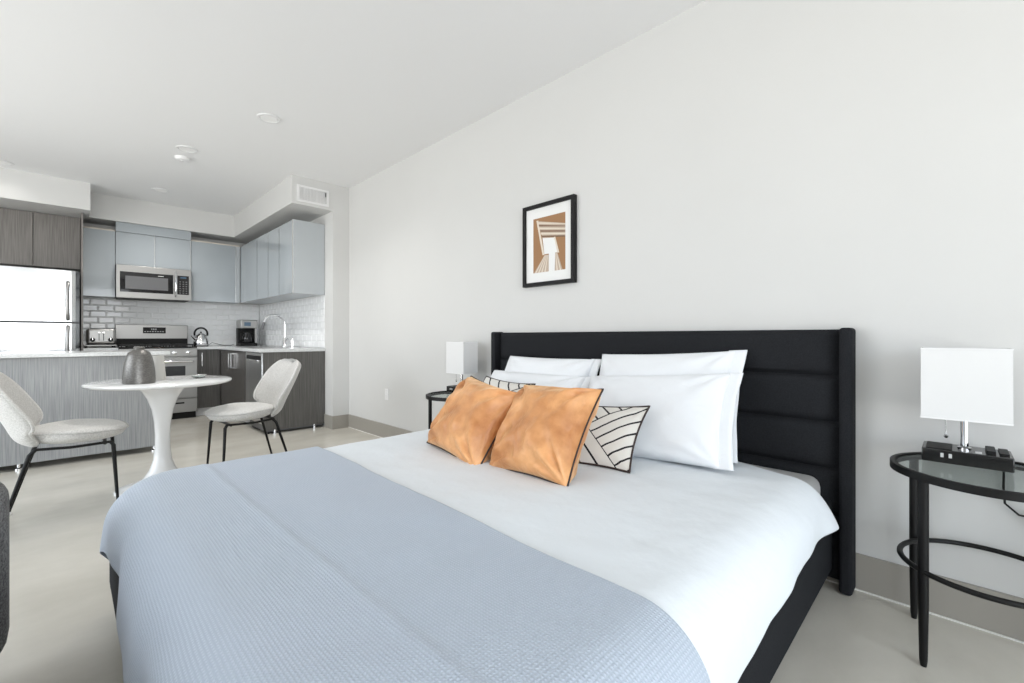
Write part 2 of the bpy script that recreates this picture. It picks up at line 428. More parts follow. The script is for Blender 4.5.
# right run: end panel, dishwasher, sink cabinet
t = thing('base_cabinet', 'dark sink base cabinet with two doors beside the dishwasher', 'cabinet', (1.8, 6.4, 0))
part('body', B(1.50, PX-.005, 5.875, KY-.01, .1, CT-.035), M['wood_dark'], t)
part('toe_kick', B(1.56, 1.575, 5.875, 7.12, 0, .1), M['white_matte'], t)
for y0, y1, hy in ((5.88, 6.475, 6.42), (6.48, 7.08, 6.535)):
    d = part('door', B(1.48, 1.499, y0, y1, .105, CT-.04, bev=.001), M['wood_dark'], t)
    bar_handle(None, 1.48, hy, .66, .84, .032, d, (-1, 0))
t = thing('end_panel', 'grey wood-grain end panel at the end of the sink counter', 'panel', (1.8, 5.245, 0))
part('panel', B(1.482, PX-.004, 5.235, 5.257, .045, CT-.035), M['wood'], t)
part('foot', MB().lathe([(.022, .003), (.022, .01), (.012, .014), (.012, .044)], (1.60, 5.246, 0), 16), M['chrome'], t)
part('foot', MB().lathe([(.022, .003), (.022, .01), (.012, .014), (.012, .044)], (2.02, 5.246, 0), 16), M['chrome'], t)
t = thing('dishwasher', 'stainless steel dishwasher under the sink counter', 'dishwasher', (1.8, 5.57, 0))
part('tub', B(1.52, PX-.02, 5.262, 5.868, .02, CT-.04), M['fridge_side'], t)
d = part('door', B(1.475, 1.518, 5.264, 5.866, .11, CT-.045, bev=.006), M['reflection_steel'], t)
part('control_strip', B(1.4725, 1.476, 5.30, 5.83, .80, .845), M['black'], d)
part('pocket_handle', B(1.466, 1.476, 5.40, 5.73, .785, .797, bev=.002), M['chrome'], d)
part('kick_plate', B(1.54, 1.55, 5.264, 5.866, .0, .1), M['black'], t)
# back run right of range
t = thing('base_cabinet', 'dark single-door base cabinet between the range and the corner', 'cabinet', (1.35, 7.4, 0))
part('body', B(1.215, 1.495, 7.15, KY-.01, .1, CT-.035), M['wood_dark'], t)
part('toe_kick', B(1.215, 1.55, 7.19, 7.205, 0, .1), M['white_matte'], t)
d = part('door', B(1.217, 1.478, 7.13, 7.149, .105, CT-.04, bev=.001), M['wood'], t)
bar_handle(None, 1.27, 7.13, .66, .84, .032, d, (0, -1))
# back run left of range (behind the island)
t = thing('base_cabinet', 'grey base cabinet between the fridge and the range', 'cabinet', (.28, 7.4, 0))
part('body', B(.135, .43, 7.15, KY-.01, .1, CT-.035), M['wood'], t)
part('toe_kick', B(.135, .43, 7.19, 7.205, 0, .1), M['white_matte'], t)
d = part('door', B(.137, .428, 7.13, 7.149, .105, CT-.04, bev=.001), M['wood'], t)
bar_handle(None, .38, 7.13, .66, .84, .032, d, (0, -1))
# worktops
m = MB(); m.prism([(1.21, 7.10), (1.45, 7.10), (1.45, 5.225), (PX-.003, 5.225), (PX-.003, KY-.003), (1.21, KY-.003)], CT-.034, CT)
tag(m.build('worktop', M['counter']), 'pale quartz worktop running round the kitchen corner', 'worktop')
tag(B(.133, .434, 7.10, KY-.003, CT-.034, CT).build('worktop', M['counter']), 'short pale worktop between fridge and range', 'worktop')

# ------------------------------------------------------------------ island
t = thing('kitchen_island', 'glare-paled grey wood-grain kitchen island on small metal feet', 'kitchen island', (-.8, 5.5, 0))
part('body', B(-2.4, .60, 5.222, 5.84, .06, .884), M['wood_glare'], t)
part('panel', B(-2.4, .602, 5.203, 5.221, .05, .884, bev=.0008), M['wood_glare'], t)
for x in (-1.6, -.95, -.27, .57):
    part('foot', MB().lathe([(.026, 0), (.026, .012), (.012, .018), (.012, .06)], (x, 5.25, 0), 16), M['chrome'], t)
m = MB(); m.box(-2.45, .675, 5.14, 5.88, .887, CT, bev=.003)
tag(m.build('island_worktop', M['counter']), 'pale quartz worktop on the kitchen island', 'worktop')

# ------------------------------------------------------------------ upper cabinets
UB, UT = 1.547, 2.363
def k_edge(t, a, b, c, z0, z1, axis, mdoor):
    if mdoor is not M['blue'] or b-a < .35: return
    q = (b-.006, b-.0015) if axis == 'y' else (a+.0015, a+.006)
    if axis == 'y': part('edge_strip', B(*q, c-.0012, c+.018, z0+.002, z1-.002), M['alu_bright'], t)
    else: part('edge_strip', B(c-.0012, c+.018, *q, z0+.002, z1-.002), M['alu_bright'], t)
def upper(label, x0, x1, y0, y1, z0, z1, doors, axis, mdoor, body=None, edge=True, handle=None):
    t = thing('upper_cabinet', label, 'cabinet', ((x0+x1)/2, (y0+y1)/2, z0))
    if axis == 'y':   # faces -Y
        part('body', B(x0, x1, y0+.021, y1, z0, z1), body or M['blue_side'], t)
        for a, b in doors: part('door', B(a+.0015, b-.0015, y0, y0+.02, z0+.001, z1-.001, bev=.0012), mdoor, t); k_edge(t, a, b, y0, z0, z1, 'y', mdoor)
        if edge: part('top_edge', B(x0, x1, y0+.001, y0+.02, z1, z1+.018), M['beige_edge'], t)
    else:             # faces -X
        part('body', B(x0+.021, x1, y0, y1, z0, z1), body or M['blue_side'], t)
        for a, b in doors: part('door', B(x0, x0+.02, a+.0015, b-.0015, z0+.001, z1-.001, bev=.0012), mdoor, t); k_edge(t, a, b, x0, z0, z1, 'x', mdoor)
    return t
t = upper('narrow blue gloss wall cabinet between fridge and microwave', .133, .424, 7.40, KY-.01, UB, UT, [(.133, .424)], 'y', M['blue'])
t = upper('blue gloss two-door wall cabinet directly above the microwave', .427, 1.195, 7.385, KY-.01, 1.956, UT, [(.427, .81), (.81, 1.195)], 'y', M['blue'], edge=False)
part('filler', B(.427, 1.195, 7.372, 7.39, UT+.002, SZ-.002), M['blue'], t)
t = upper('wide blue gloss wall cabinet between microwave and corner', 1.198, 1.783, 7.40, KY-.01, UB, UT, [(1.198, 1.735)], 'y', M['blue'])
part('filler', B(1.737, 1.783, 7.40, 7.42, UB, UT), M['blue_side'], t)
ys = [5.262, 5.70, 6.11, 6.57, 6.99]
for i in range(4):
    lab = ['end blue gloss wall cabinet nearest the room, above the sink counter', 'second blue gloss wall cabinet from the open end, above the faucet',
           'third blue gloss wall cabinet from the open end', 'blue gloss wall cabinet next to the inner corner'][i]
    t = upper(lab, 1.784, PX-.004, ys[i]+.001, ys[i+1]-.001, UB, UT, [(ys[i]+.001, ys[i+1]-.001)], 'x', M['blue'])
    t['group'] = 'blue wall cabinets above the sink counter'
    if i == 0:
        part('side_panel', B(1.79, PX-.004, 5.243, 5.262, UB-.004, UT+.004), M['blue_side'], t)
        part('edge_strip', B(1.780, 1.7895, 5.243, 5.262, UB-.004, UT+.004), M['alu'], t)
t = upper('blue corner filler cabinet where the two rows of wall cabinets meet', 1.79, PX-.004, 6.992, 7.395, UB, UT, [(6.992, 7.395)], 'x', M['blue'])
# cabinets above the fridge
for a, b, lab in ((-.66, -.275, 'grey wood-grain cabinet above the fridge, at the picture edge'), (-.272, .112, 'grey wood-grain cabinet above the fridge, next to the blue one')):
    upper(lab, a, b, 7.44, KY-.01, 1.86, SZ-.01, [(a, b)], 'y', M['wood_mid'], M['wood_mid'], False)['group'] = 'wood cabinets above the fridge'
tag(B(.115, .131, 7.10, KY-.01, 0, SZ-.01).build('end_panel', M['wood_mid']), 'tall narrow grey wood panel beside the fridge', 'panel')

# ------------------------------------------------------------------ fridge
t = thing('refrigerator', 'stainless steel top-freezer refrigerator with bright reflections', 'refrigerator', (-.28, 7.35, 0))
part('cabinet', B(-.665, .100, 7.075, 7.72, .03, 1.795, bev=.006), M['fridge_side'], t)
def fdoor(z0, z1, hz0, hz1):
    m = MB(); rows = []
    n = 24
    x0, x1 = -.665, .100
    prof = []
    for k in range(n+1):
        u = k/n; x = x0+(x1-x0)*u
        e = min(u, 1-u)*(x1-x0); c = .055
        y = 7.0 + (c-math.sqrt(max(0, c*c-(c-min(e, c))**2))) - .006*math.sin(PI*u)
        prof.append((x, y))
    prof += [(x1, 7.07), (x0, 7.07)]
    m.prism(prof, z0, z1)
    d = part('door', m, M['fridge'], t, sharp=25)
    h = MB(); hx = .008; h.tube([(hx, 7.0, hz0), (hx, 6.955, hz0+.02), (hx-.003, 6.945, hz0+.06), (hx-.006, 6.942, (hz0+hz1)/2), (hx-.003, 6.945, hz1-.06), (hx, 6.955, hz1-.02), (hx, 7.0, hz1)], .017, 12)
    part('handle', h, M['steel'], d)
fdoor(1.222, 1.79, 1.245, 1.66); fdoor(.08, 1.200, .75, 1.17)
part('base_grille', B(-.65, .085, 7.06, 7.08, .0, .07), M['black'], t)

# ------------------------------------------------------------------ microwave
t = thing('microwave', 'stainless over-the-range microwave with black window', 'microwave', (.81, 7.55, 1.537))
x0, x1, z0, z1, yf = .428, 1.194, 1.54, 1.952, 7.33
part('body', B(x0, x1, yf+.035, KY-.01, z0+.012, z1), M['black'], t)
d = part('door', B(x0, x1-.002, yf, yf+.034, z0, z1-.002, bev=.004), M['steel'], t)
part('glass_panel', B(x0+.035, x1-.20, yf-.003, yf+.002, z0+.075, z1-.085), M['black_glass'], d)
part('window', B(x0+.085, x1-.255, yf-.005, yf-.001, z0+.115, z1-.135), M['mw_window'], d)
part('control_panel', B(x1-.155, x1-.03, yf-.003, yf+.002, z0+.075, z1-.085), M['black_glass'], t)
m = MB()
for r in range(6):
    for c in range(3): m.box(x1-.135+c*.034, x1-.118+c*.034, yf-.0045, yf-.002, z0+.09+r*.03, z0+.102+r*.03)
part('keypad', m, mat('keypad_print', (.16, .16, .16), .5), t)
part('display_window', B(x1-.125, x1-.06, yf-.0045, yf-.002, z1-.12, z1-.10), M['display'], t)
part('brand_mark', B(x1-.36, x1-.30, yf-.0045, yf-.002, z1-.118, z1-.110), M['mark'], d)
m = MB(); hx = x1-.178; m.tube([(hx, yf, z0+.045), (hx, yf-.04, z0+.06), (hx, yf-.055, z0+.12), (hx, yf-.06, (z0+z1)/2), (hx, yf-.055, z1-.12), (hx, yf-.04, z1-.06), (hx, yf, z1-.045)], .012, 12)
part('handle', m, M['chrome'], d)
part('base_vent', B(x0+.02, x1-.02, yf+.01, KY-.02, z0-.003, z0+.012), M['black'], t)

# ------------------------------------------------------------------ range
t = thing('gas_range', 'stainless steel gas range with black cooktop and backguard', 'stove', (.82, 7.38, 0))
x0, x1, yf = .438, 1.207, 7.03
part('body', B(x0, x1, yf+.03, 7.735, .08, .905), M['steel'], t)
part('cooktop', B(x0, x1, yf+.02, 7.66, .906, .925, bev=.003), M['black_glass'], t)
part('backguard', B(x0, x1, 7.665, 7.735, .906, 1.215, bev=.008), M['steel'], t)
part('backguard_vent', B(x0+.01, x1-.01, 7.655, 7.667, .93, 1.03), M['black'], t)
pnl = part('clock_panel', B(.715, .955, 7.658, 7.667, 1.10, 1.18), M['black_glass'], t)
m = MB()
for k in range(8): m.box(.73+k*.027, .745+k*.027, 7.6565, 7.659, 1.118, 1.128)
for k in range(3): m.box(.80+k*.022, .812+k*.022, 7.6565, 7.659, 1.145, 1.163)
part('clock_digits', m, M['mark'], pnl)
for k in range(3):
    gx = x0+.02+k*.2433; m = MB()
    for yy in (yf+.08, 7.34, 7.6): m.box(gx, gx+.23, yy-.006, yy+.006, .945, .958)
    for xx in (gx+.004, gx+.115, gx+.226): m.box(xx-.005, xx+.005, yf+.08, 7.6, .945, .958)
    for yy in (yf+.08, 7.6):
        for xx in (gx+.006, gx+.224): m.box(xx-.006, xx+.006, yy-.006, yy+.006, .924, .95)
    part('grate', m, M['iron'], t)
for bx_, by_ in ((.57, 7.2), (1.07, 7.2), (.57, 7.48), (1.07, 7.48), (.82, 7.34)):
    part('burner', MB().lathe([(.045, .925), (.045, .935), (.03, .942)], (bx_, by_, 0), 20), M['iron'], t)
part('control_panel', B(x0, x1, yf, yf+.03, .80, .90, bev=.006), M['steel'], t)
rot = Matrix.Rotation(PI/2, 4, 'X')
for k in range(5):
    cx = x0+.1+k*.142
    m = MB(); m.lathe([(.024, 0), (.024, .006), (.019, .010), (.017, .032), (.0, .034)], (cx, yf, .85), 20, mtx=rot); kn = part('knob', m, M['chrome'], t)
d = part('oven_door', B(x0+.002, x1-.002, yf-.012, yf+.03, .27, .79, bev=.005), M['steel'], t)
part('oven_window', B(x0+.10, x1-.13, yf-.015, yf-.010, .40, .68), M['window_dark'], d)
m = MB(); m.tube([(x0+.05, yf-.012, .735), (x0+.06, yf-.05, .737), (x1-.06, yf-.05, .737), (x1-.05, yf-.012, .735)], .013, 12); part('handle', m, M['chrome'], d)
d = part('storage_drawer', B(x0+.002, x1-.002, yf-.008, yf+.03, .085, .255, bev=.004), M['steel'], t)
part('handle_slot', B(x0+.25, x1-.14, yf-.0095, yf-.006, .195, .215), M['black'], d)
part('kick_plate', B(x0+.01, x1-.01, yf+.04, yf+.05, 0, .08), M['black'], t)

# ------------------------------------------------------------------ counter things
# toaster
t = thing('toaster', 'stainless four-slice toaster with two black dials beside the fridge', 'toaster', (.30, 7.42, CT+.035))
tz = CT+.037
m = MB(); m.box(.165, .425, 7.28, 7.56, tz+.01, tz+.195, bev=.028, seg=4); part('body', m, M['steel'], t)
part('base', B(.17, .42, 7.29, 7.55, tz, tz+.02), M['black'], t)
m = MB()
for yy in (7.36, 7.44, 7.50): m.box(.20, .39, yy, yy+.018, tz+.19, tz+.1965)
part('slot', m, M['black'], t)
for cx in (.215, .375):
    k = part('dial', MB().lathe([(.024, 0), (.022, .018), (0, .019)], (cx, 7.28, tz+.06), 20, mtx=rot), M['black'], t)
    part('pointer', B(cx-.002, cx+.002, 7.2595, 7.262, tz+.06, tz+.08), M['chrome'], k)
for cx in (.272, .312):
    part('lever_track', B(cx-.003, cx+.003, 7.2785, 7.282, tz+.05, tz+.15), M['black'], t)
    part('lever', B(cx-.011, cx+.011, 7.262, 7.2785, tz+.14, tz+.152, bev=.003), M['chrome'], t)
t = thing('baking_tray', 'flat pale metal tray underneath the toaster', 'tray', (.30, 7.42, CT))
part('tray', B(.14, .433, 7.26, 7.58, CT+.022, CT+.035, bev=.003), M['steel'], t)
for xx in (.16, .41):
    for yy in (7.29, 7.55): part('foot', MB().lathe([(.012, CT), (.012, CT+.022)], (xx, yy, 0), 12), M['black'], t)
# kettle
kx, ky = 1.315, 7.42
t = thing('kettle', 'polished steel kettle with black arched handle right of the range', 'kettle', (kx, ky, CT))
m = MB(); m.lathe([(.083, CT+.012), (.088, CT+.03), (.084, CT+.08), (.068, CT+.135), (.045, CT+.165), (.035, CT+.172)], (kx, ky, 0), 32); part('body', m, M['chrome'], t)
part('base', MB().lathe([(.086, CT), (.086, CT+.012)], (kx, ky, 0), 32), M['black'], t)
l_ = part('lid', MB().lathe([(.034, CT+.172), (.03, CT+.18), (.012, CT+.184), (.0, CT+.185)], (kx, ky, 0), 24), M['chrome'], t)
part('lid_knob', MB().lathe([(.006, CT+.184), (.013, CT+.193), (.01, CT+.203), (0, CT+.205)], (kx, ky, 0), 16), M['black'], l_)
m = MB(); m.tube([(kx-.065, ky-.02, CT+.10), (kx-.1, ky-.03, CT+.135), (kx-.115, ky-.034, CT+.15)], [.022, .014, .011], 12); part('spout', m, M['chrome'], t)
m = MB(); m.tube([(kx+.075*math.cos(a), ky, CT+.175+.082*math.sin(a)) for a in [(-.35+k*(PI+.7)/16) for k in range(17)]], .012, 10); part('handle', m, M['black'], t)
m = MB(); m.tube([(kx+.08, ky+.03, CT+.006), (kx+.15, ky+.1, CT+.05), (kx+.28, ky+.14, CT+.012), (kx+.40, ky+.2, CT+.006), (kx+.46, ky+.28, CT+.02)], .0035, 6); part('cord', m, M['black'], t)
# coffee maker
cx, cy = 1.88, 7.42
t = thing('coffee_maker', 'black and steel drip coffee maker in the kitchen corner', 'coffee maker', (cx, cy, CT))
part('base', B(cx-.11, cx+.11, cy-.12, cy+.13, CT, CT+.04, bev=.006), M['black'], t)
part('water_tank', B(cx-.11, cx+.11, cy+.02, cy+.13, CT+.04, CT+.26, bev=.004), M['black'], t)
m = MB(); m.box(cx-.11, cx+.11, cy-.12, cy+.13, CT+.255, CT+.38, bev=.012, seg=3); hd = part('brew_head', m, M['steel'], t)
part('display', B(cx-.065, cx+.02, cy-.123, cy-.118, CT+.29, CT+.345), M['display'], hd)
part('side_panel', B(cx+.09, cx+.114, cy-.06, cy+.13, CT+.03, CT+.30), M['steel'], t)
c_ = part('carafe', MB().lathe([(.055, CT+.042), (.068, CT+.07), (.068, CT+.13), (.05, CT+.175), (.05, CT+.185)], (cx-.01, cy-.05, 0), 28), M['black_glass'], t)
part('lid', MB().lathe([(.052, CT+.186), (.05, CT+.20), (0, CT+.205)], (cx-.01, cy-.05, 0), 28), M['black'], c_)
m = MB(); m.tube([(cx-.06, cy-.06, CT+.18), (cx-.10, cy-.09, CT+.175), (cx-.105, cy-.095, CT+.09), (cx-.075, cy-.08, CT+.075)], .008, 8); part('handle', m, M['black'], c_)
# faucet + soap dispenser + sink
fx, fy = 2.01, 6.2
t = thing('kitchen_faucet', 'chrome gooseneck pull-down faucet at the sink counter', 'faucet', (fx, fy, CT))
part('base', MB().lathe([(.032, CT), (.032, CT+.012), (.026, CT+.02), (.026, CT+.11), (.018, CT+.125)], (fx, fy, 0), 24), M['chrome'], t)
pts = [(fx, fy, CT+.1), (fx, fy, CT+.27)]+[(fx-.125+.125*math.cos(a), fy, CT+.29+.125*math.sin(a)) for a in [k*PI*.93/14 for k in range(15)]]
m = MB(); m.tube(pts, .0125, 12); part('spout', m, M['chrome'], t)
e_ = Vector(pts[-1]); m = MB(); m.tube([e_, e_+Vector((-.022, 0, -.09))], [.015, .018], 12); part('spray_head', m, M['fridge_side'], t)
m = MB(); m.tube([(fx, fy-.02, CT+.075), (fx, fy-.05, CT+.085), (fx+.01, fy-.085, CT+.12)], [.012, .008, .006], 10); part('lever', m, M['chrome'], t)
t = thing('soap_dispenser', 'small chrome soap dispenser on the counter beside the faucet', 'soap dispenser', (2.03, 5.98, CT))
part('bottle', MB().lathe([(.028, CT), (.028, CT+.09), (.012, CT+.10), (.012, CT+.11)], (2.03, 5.98, 0), 20), M['chrome'], t)
m = MB(); m.tube([(2.03, 5.98, CT+.105), (2.03, 5.98, CT+.13), (1.985, 5.98, CT+.128)], .006, 8); part('pump', m, M['chrome'], t)
t = thing('kitchen_sink', 'flat steel sink rim set in the counter below the faucet', 'sink', (1.75, 6.2, CT))
m = MB(); m.box(1.55, 1.57, 5.9, 6.6, CT, CT+.003); m.box(1.92, 1.94, 5.9, 6.6, CT, CT+.003); m.box(1.57, 1.92, 5.9, 5.92, CT, CT+.003); m.box(1.57, 1.92, 6.58, 6.6, CT, CT+.003)
part('rim', m, M['steel'], t)
part('basin', B(1.57, 1.92, 5.92, 6.58, CT, CT+.0012), M['fridge_side'], t)

# ------------------------------------------------------------------ tulip table
TX, TY, TR = .478, 3.97, .415
t = thing('dining_table', 'round white pedestal table with a tulip-shaped base', 'table', (TX, TY, 0))
m = MB(); m.lathe([(.02, .712), (TR-.06, .713), (TR-.02, .717), (TR-.005, .724), (TR, .732), (TR-.002, .739), (TR-.01, .7435), (.02, .7435)], (TX, TY, 0), 96); part('tabletop', m, M['white_gloss'], t)
m = MB(); m.lathe([(.26, .0), (.26, .005), (.235, .012), (.17, .03), (.11, .065), (.075, .12), (.053, .19), (.044, .28), (.043, .36), (.048, .45), (.062, .54), (.088, .62), (.12, .675), (.155, .705), (.175, .7115)], (TX, TY, 0), 64); part('pedestal', m, M['white_gloss'], t)
TZ = .7435
t = thing('metal_vase', 'squat textured pewter vase with narrow neck on the round table', 'vase', (.334, 3.82, TZ))
vx, vy = .338, 3.83
m = MB(); m.lathe([(.080, 0), (.086, .004), (.087, .03), (.083, .09), (.076, .14), (.067, .18), (.056, .205), (.038, .219), (.028, .226), (.027, .240), (.025, .244), (.022, .240), (.022, .21)], (vx, vy, TZ), 48, capt=False); part('body', m, M['vase'], t)
m = MB(); m.lathe([(.0275, .230), (.0305, .233), (.0305, .237), (.027, .240)], (vx, vy, TZ), 32, capb=False, capt=False); part('neck_ring', m, M['vase'], t)
t = thing('ceramic_cup', 'pale conical ceramic tumbler behind the pewter vase', 'cup', (.473, 4.05, TZ))
m = MB(); m.lathe([(.050, 0), (.052, .004), (.045, .09), (.0385, .17), (.034, .17), (.040, .09), (.044, .012), (.0, .012)], (.455, 4.04, TZ), 40, capb=True, capt=False); part('body', m, M['ceramic'], t)
m = MB(); m.tube([(.455+.0385*math.cos(2*PI*k/32), 4.04+.0385*math.sin(2*PI*k/32), TZ+.171) for k in range(32)], .0022, 6, closed=True); part('rim', m, M['ceramic'], t)
t = thing('trinket_dish', 'tiny clear glass dish with a wire rim on the white table', 'dish', (.70, 4.03, TZ))
m = MB(); m.lathe([(.022, 0), (.04, .008), (.05, .022), (.048, .022), (.038, .010), (.02, .003), (0, .003)], (.70, 4.03, TZ), 32); part('bowl', m, M['glass'], t)
m = MB(); m.tube([(.70+.05*math.cos(2*PI*k/32), 4.03+.05*math.sin(2*PI*k/32), TZ+.023) for k in range(32)], .0018, 6, closed=True); part('rim', m, M['steel'], t)

# ------------------------------------------------------------------ shell chairs
def make_chair(label, loc, rz):
    """faces +X in its own frame; origin on the floor below the seat centre"""
    t = thing('dining_chair', label, 'chair', (0, 0, 0), 0, 'upholstered shell dining chairs')
    # seat: rounded lens-like pad
    def outline(a):                                  # a angle, 0 = front
        c, s = math.cos(a), math.sin(a)
        ex = .24 if c > 0 else .21
        r = (abs(c)**2.3+abs(s)**2.3)**(-1/2.3)
        return Vector((ex*c*r+.01, .265*s*r*(1-.22*max(0, -c)), 0))
    def seat_rows(top):
        rows = []
        for i in range(11):
            q = i/10; row = []
            for k in range(48):
                a = 2*PI*k/48; p = outline(a)*q
                e = math.sqrt(max(0, 1-q**3.2))
                if top: z = .465+.032*e+.030*abs(p.y/.265)**2*(.5+.5*sm(-p.x, -.12, .12)) - .010*math.exp(-(abs(p.y)/.012)**2)*q*(p.x > .02)*0 + .012*sm(-p.x, .05, .2)
                else: z = .465-.058*e**.8+.030*abs(p.y/.265)**2*(.5+.5*sm(-p.x, -.12, .12)) + .012*sm(-p.x, .05, .2)
                row.append((p.x, p.y, z))
            rows.append(row)
        return rows
    m = MB(); m.grid(seat_rows(True), cv=True); m.grid(seat_rows(False), cv=True)
    bmesh.ops.remove_doubles(m.bm, verts=m.bm.verts[:], dist=.0008)
    seat = part('seat', m, M['boucle'], t, sharp=180)
    m = MB(); m.tube([tuple(Vector(p)*1.0) for p in [(*(outline(2*PI*k/48)*1.0).to_2d(), seat_rows_z) for k in range(48) for seat_rows_z in [.465+.030*abs(outline(2*PI*k/48).y/.265)**2*(.5+.5*sm(-outline(2*PI*k/48).x, -.12, .12))+.012*sm(-outline(2*PI*k/48).x, .05, .2)]]], .0045, 8, closed=True)
    part('seam', m, M['boucle_back'], seat)
    # back shell
    nb, na = 26, 24
    def cen(b):                                       # centre line, b 0..1
        pts = [(-.135, .422), (-.205, .460), (-.245, .54), (-.285, .63), (-.33, .72), (-.385, .80)]
        f = b*(len(pts)-1); i = min(int(f), len(pts)-2); u = f-i
        p0 = pts[max(i-1, 0)]; p1 = pts[i]; p2 = pts[i+1]; p3 = pts[min(i+2, len(pts)-1)]
        cr_ = lambda a, b_, c, d: .5*((2*b_)+(-a+c)*u+(2*a-5*b_+4*c-d)*u*u+(-a+3*b_-3*c+d)*u**3)
        return cr_(p0[0], p1[0], p2[0], p3[0]), cr_(p0[1], p1[1], p2[1], p3[1])
    def halfw(b):
        return .275*(max(0, 1-abs((b-.58)/.42)**2.6)**.5 if b > .58 else (1-.42*((.58-b)/.58)**2.2))
    def P(b, a, side):
        x, z = cen(b); x2, z2 = cen(min(1, b+.02)); x1_, z1_ = cen(max(0, b-.02))
        tx, tz = x2-x1_, z2-z1_; l = math.hypot(tx, tz); nx, nz_ = tz/l, -tx/l     # normal to the front
        hw = halfw(b); yy = a*hw
        wrap = a*a*(.125-.075*b)*sm(b, -.12, .42)
        th = .030*math.sqrt(max(0, 1-abs(a)**4))*(1 if b < .96 else math.sqrt(max(0, (1-b)/.04)))*(1 if b > .05 else .6+.4*b/.05)
        crease = .008*math.exp(-(yy/.012)**2)*sm(b, .25, .5) if side > 0 else 0
        k = wrap+side*th-crease
        return (x+nx*k, yy, z+nz_*k)
    m = MB()
    for side in (1, -1):
        m.grid([[P(i/nb, -1+2*j/na, side) for j in range(na+1)] for i in range(nb+1)], M['boucle'] if side < 0 else M['boucle_back'])
    bmesh.ops.remove_doubles(m.bm, verts=m.bm.verts[:], dist=.0008)
    back = part('backrest', m, None, t, sharp=180)
    rim = [P(i/nb, -1, 0) for i in range(1, nb-1)]+[P(1, 0, 0)]+[P(i/nb, 1, 0) for i in range(nb-2, 0, -1)]
    m = MB(); m.tube(rim, [.003+.0045*min(1, min(k, len(rim)-1-k)/4) for k in range(len(rim))], 8); part('seam', m, M['boucle'], back)
    # frame and legs
    m = MB()
    for s in (-1, 1):
        m.tube([(-.15, s*.15, .405), (.0, s*.165, .398), (.17, s*.17, .405)], .0075, 8)
    m.tube([(-.15, -.15, .405), (-.15, .15, .405)], .009, 8); m.tube([(.14, -.168, .40), (.14, .168, .40)], .009, 8)
    part('seat_frame', m, M['black_metal'], t)
    for s in (-1, 1):
        lg = part('leg', MB().tube([(.165, s*.168, .405), (.178, s*.172, .385), (.20, s*.195, .012)], [.010, .0105, .0065], 10), M['black_metal'], t)
        part('glide', MB().lathe([(.011, .0), (.012, .012), (.008, .02)], (.20, s*.195, 0), 12), M['white_matte'], lg)
        lg = part('leg', MB().tube([(-.14, s*.149, .408), (-.165, s*.155, .38), (-.275, s*.195, .012)], [.010, .0105, .0065], 10), M['black_metal'], t)
        part('glide', MB().lathe([(.011, .0), (.012, .012), (.008, .02)], (-.275, s*.195, 0), 12), M['white_matte'], lg)
    for o in list(t.children)+[g for c in t.children for g in c.children]:
        for v in o.data.vertices: v.co.z *= 1.055
    t.location = loc; t.rotation_euler = (0, 0, rz)
    return t
chair = make_chair('pale grey upholstered shell chair in front of the island, at the picture edge', (.025, 3.74, 0), math.radians(-2))
c2 = copy_tree(chair); c2.location = (.955, 3.82, 0); c2.rotation_euler = (0, 0, math.radians(183))
c2['label'] = 'pale grey upholstered shell chair between the round table and the bed head wall'

# ------------------------------------------------------------------ bed
bed = thing('bed', 'large upholstered charcoal bed with channelled winged headboard', 'bed', (1.2, 1.375, 0))
for y0, y1, nm in ((.37, .41, 'side_rail'), (2.29, 2.33, 'side_rail')):
    part(nm, B(.118, 2.283, y0, y1, .07, .37, bev=.014, seg=3), M['head'], bed)
part('foot_rail', B(.116, .158, .37, 2.33, .09, .37, bev=.014, seg=3), M['head'], bed)
part('slat_base', B(.158, 2.2, .41, 2.29, .24, .30), M['black'], bed)
for x, y in ((.2, .44), (.2, 2.25), (1.2, 1.37)):
    part('leg', MB().lathe([(.02, 0), (.028, .24)], (x, y, 0), 16), M['black'], bed)
HY0, HY1 = .297, 2.45
hb = part('headboard', B(2.285, WX-.004, HY0+.02, HY1-.02, .03, 1.078, bev=.008), M['head'], bed)
zs = [.300, .497, .693, .889, 1.083]
for z0, z1 in zip(zs, zs[1:]):
    m = MB(); rows = []
    ny, nz_ = 40, 12
    for i in range(nz_+1):
        v = -1+2*i/nz_; row = []
        for j in range(ny+1):
            u = -1+2*j/ny
            pf = max(0, 1-abs(v)**5)**.5*max(0, 1-abs(u)**60)**.5
            row.append((2.285-.034*pf, HY0+.045+(HY1-HY0-.09)*(u+1)/2, z0+.001+(z1-z0-.002)*(v+1)/2))
        rows.append(row)
    m.grid(rows); m.box(2.283, 2.288, HY0+.045, HY1-.045, z0+.001, z1-.001)
    part('channel_pad', m, M['head'], hb)
for y0, y1 in ((HY0, HY0+.045), (HY1-.045, HY1)):
    part('wing', B(2.222, WX-.004, y0, y1, .004, 1.088, bev=.014, seg=4), M['head'], bed)
# mattress
m = MB(); m.box(.19, 2.25, .40, 2.27, .302, .468, bev=.045, seg=4)
tag(m.build('mattress', M['mattress']), 'grey mattress, its edge showing by the headboard', 'mattress')

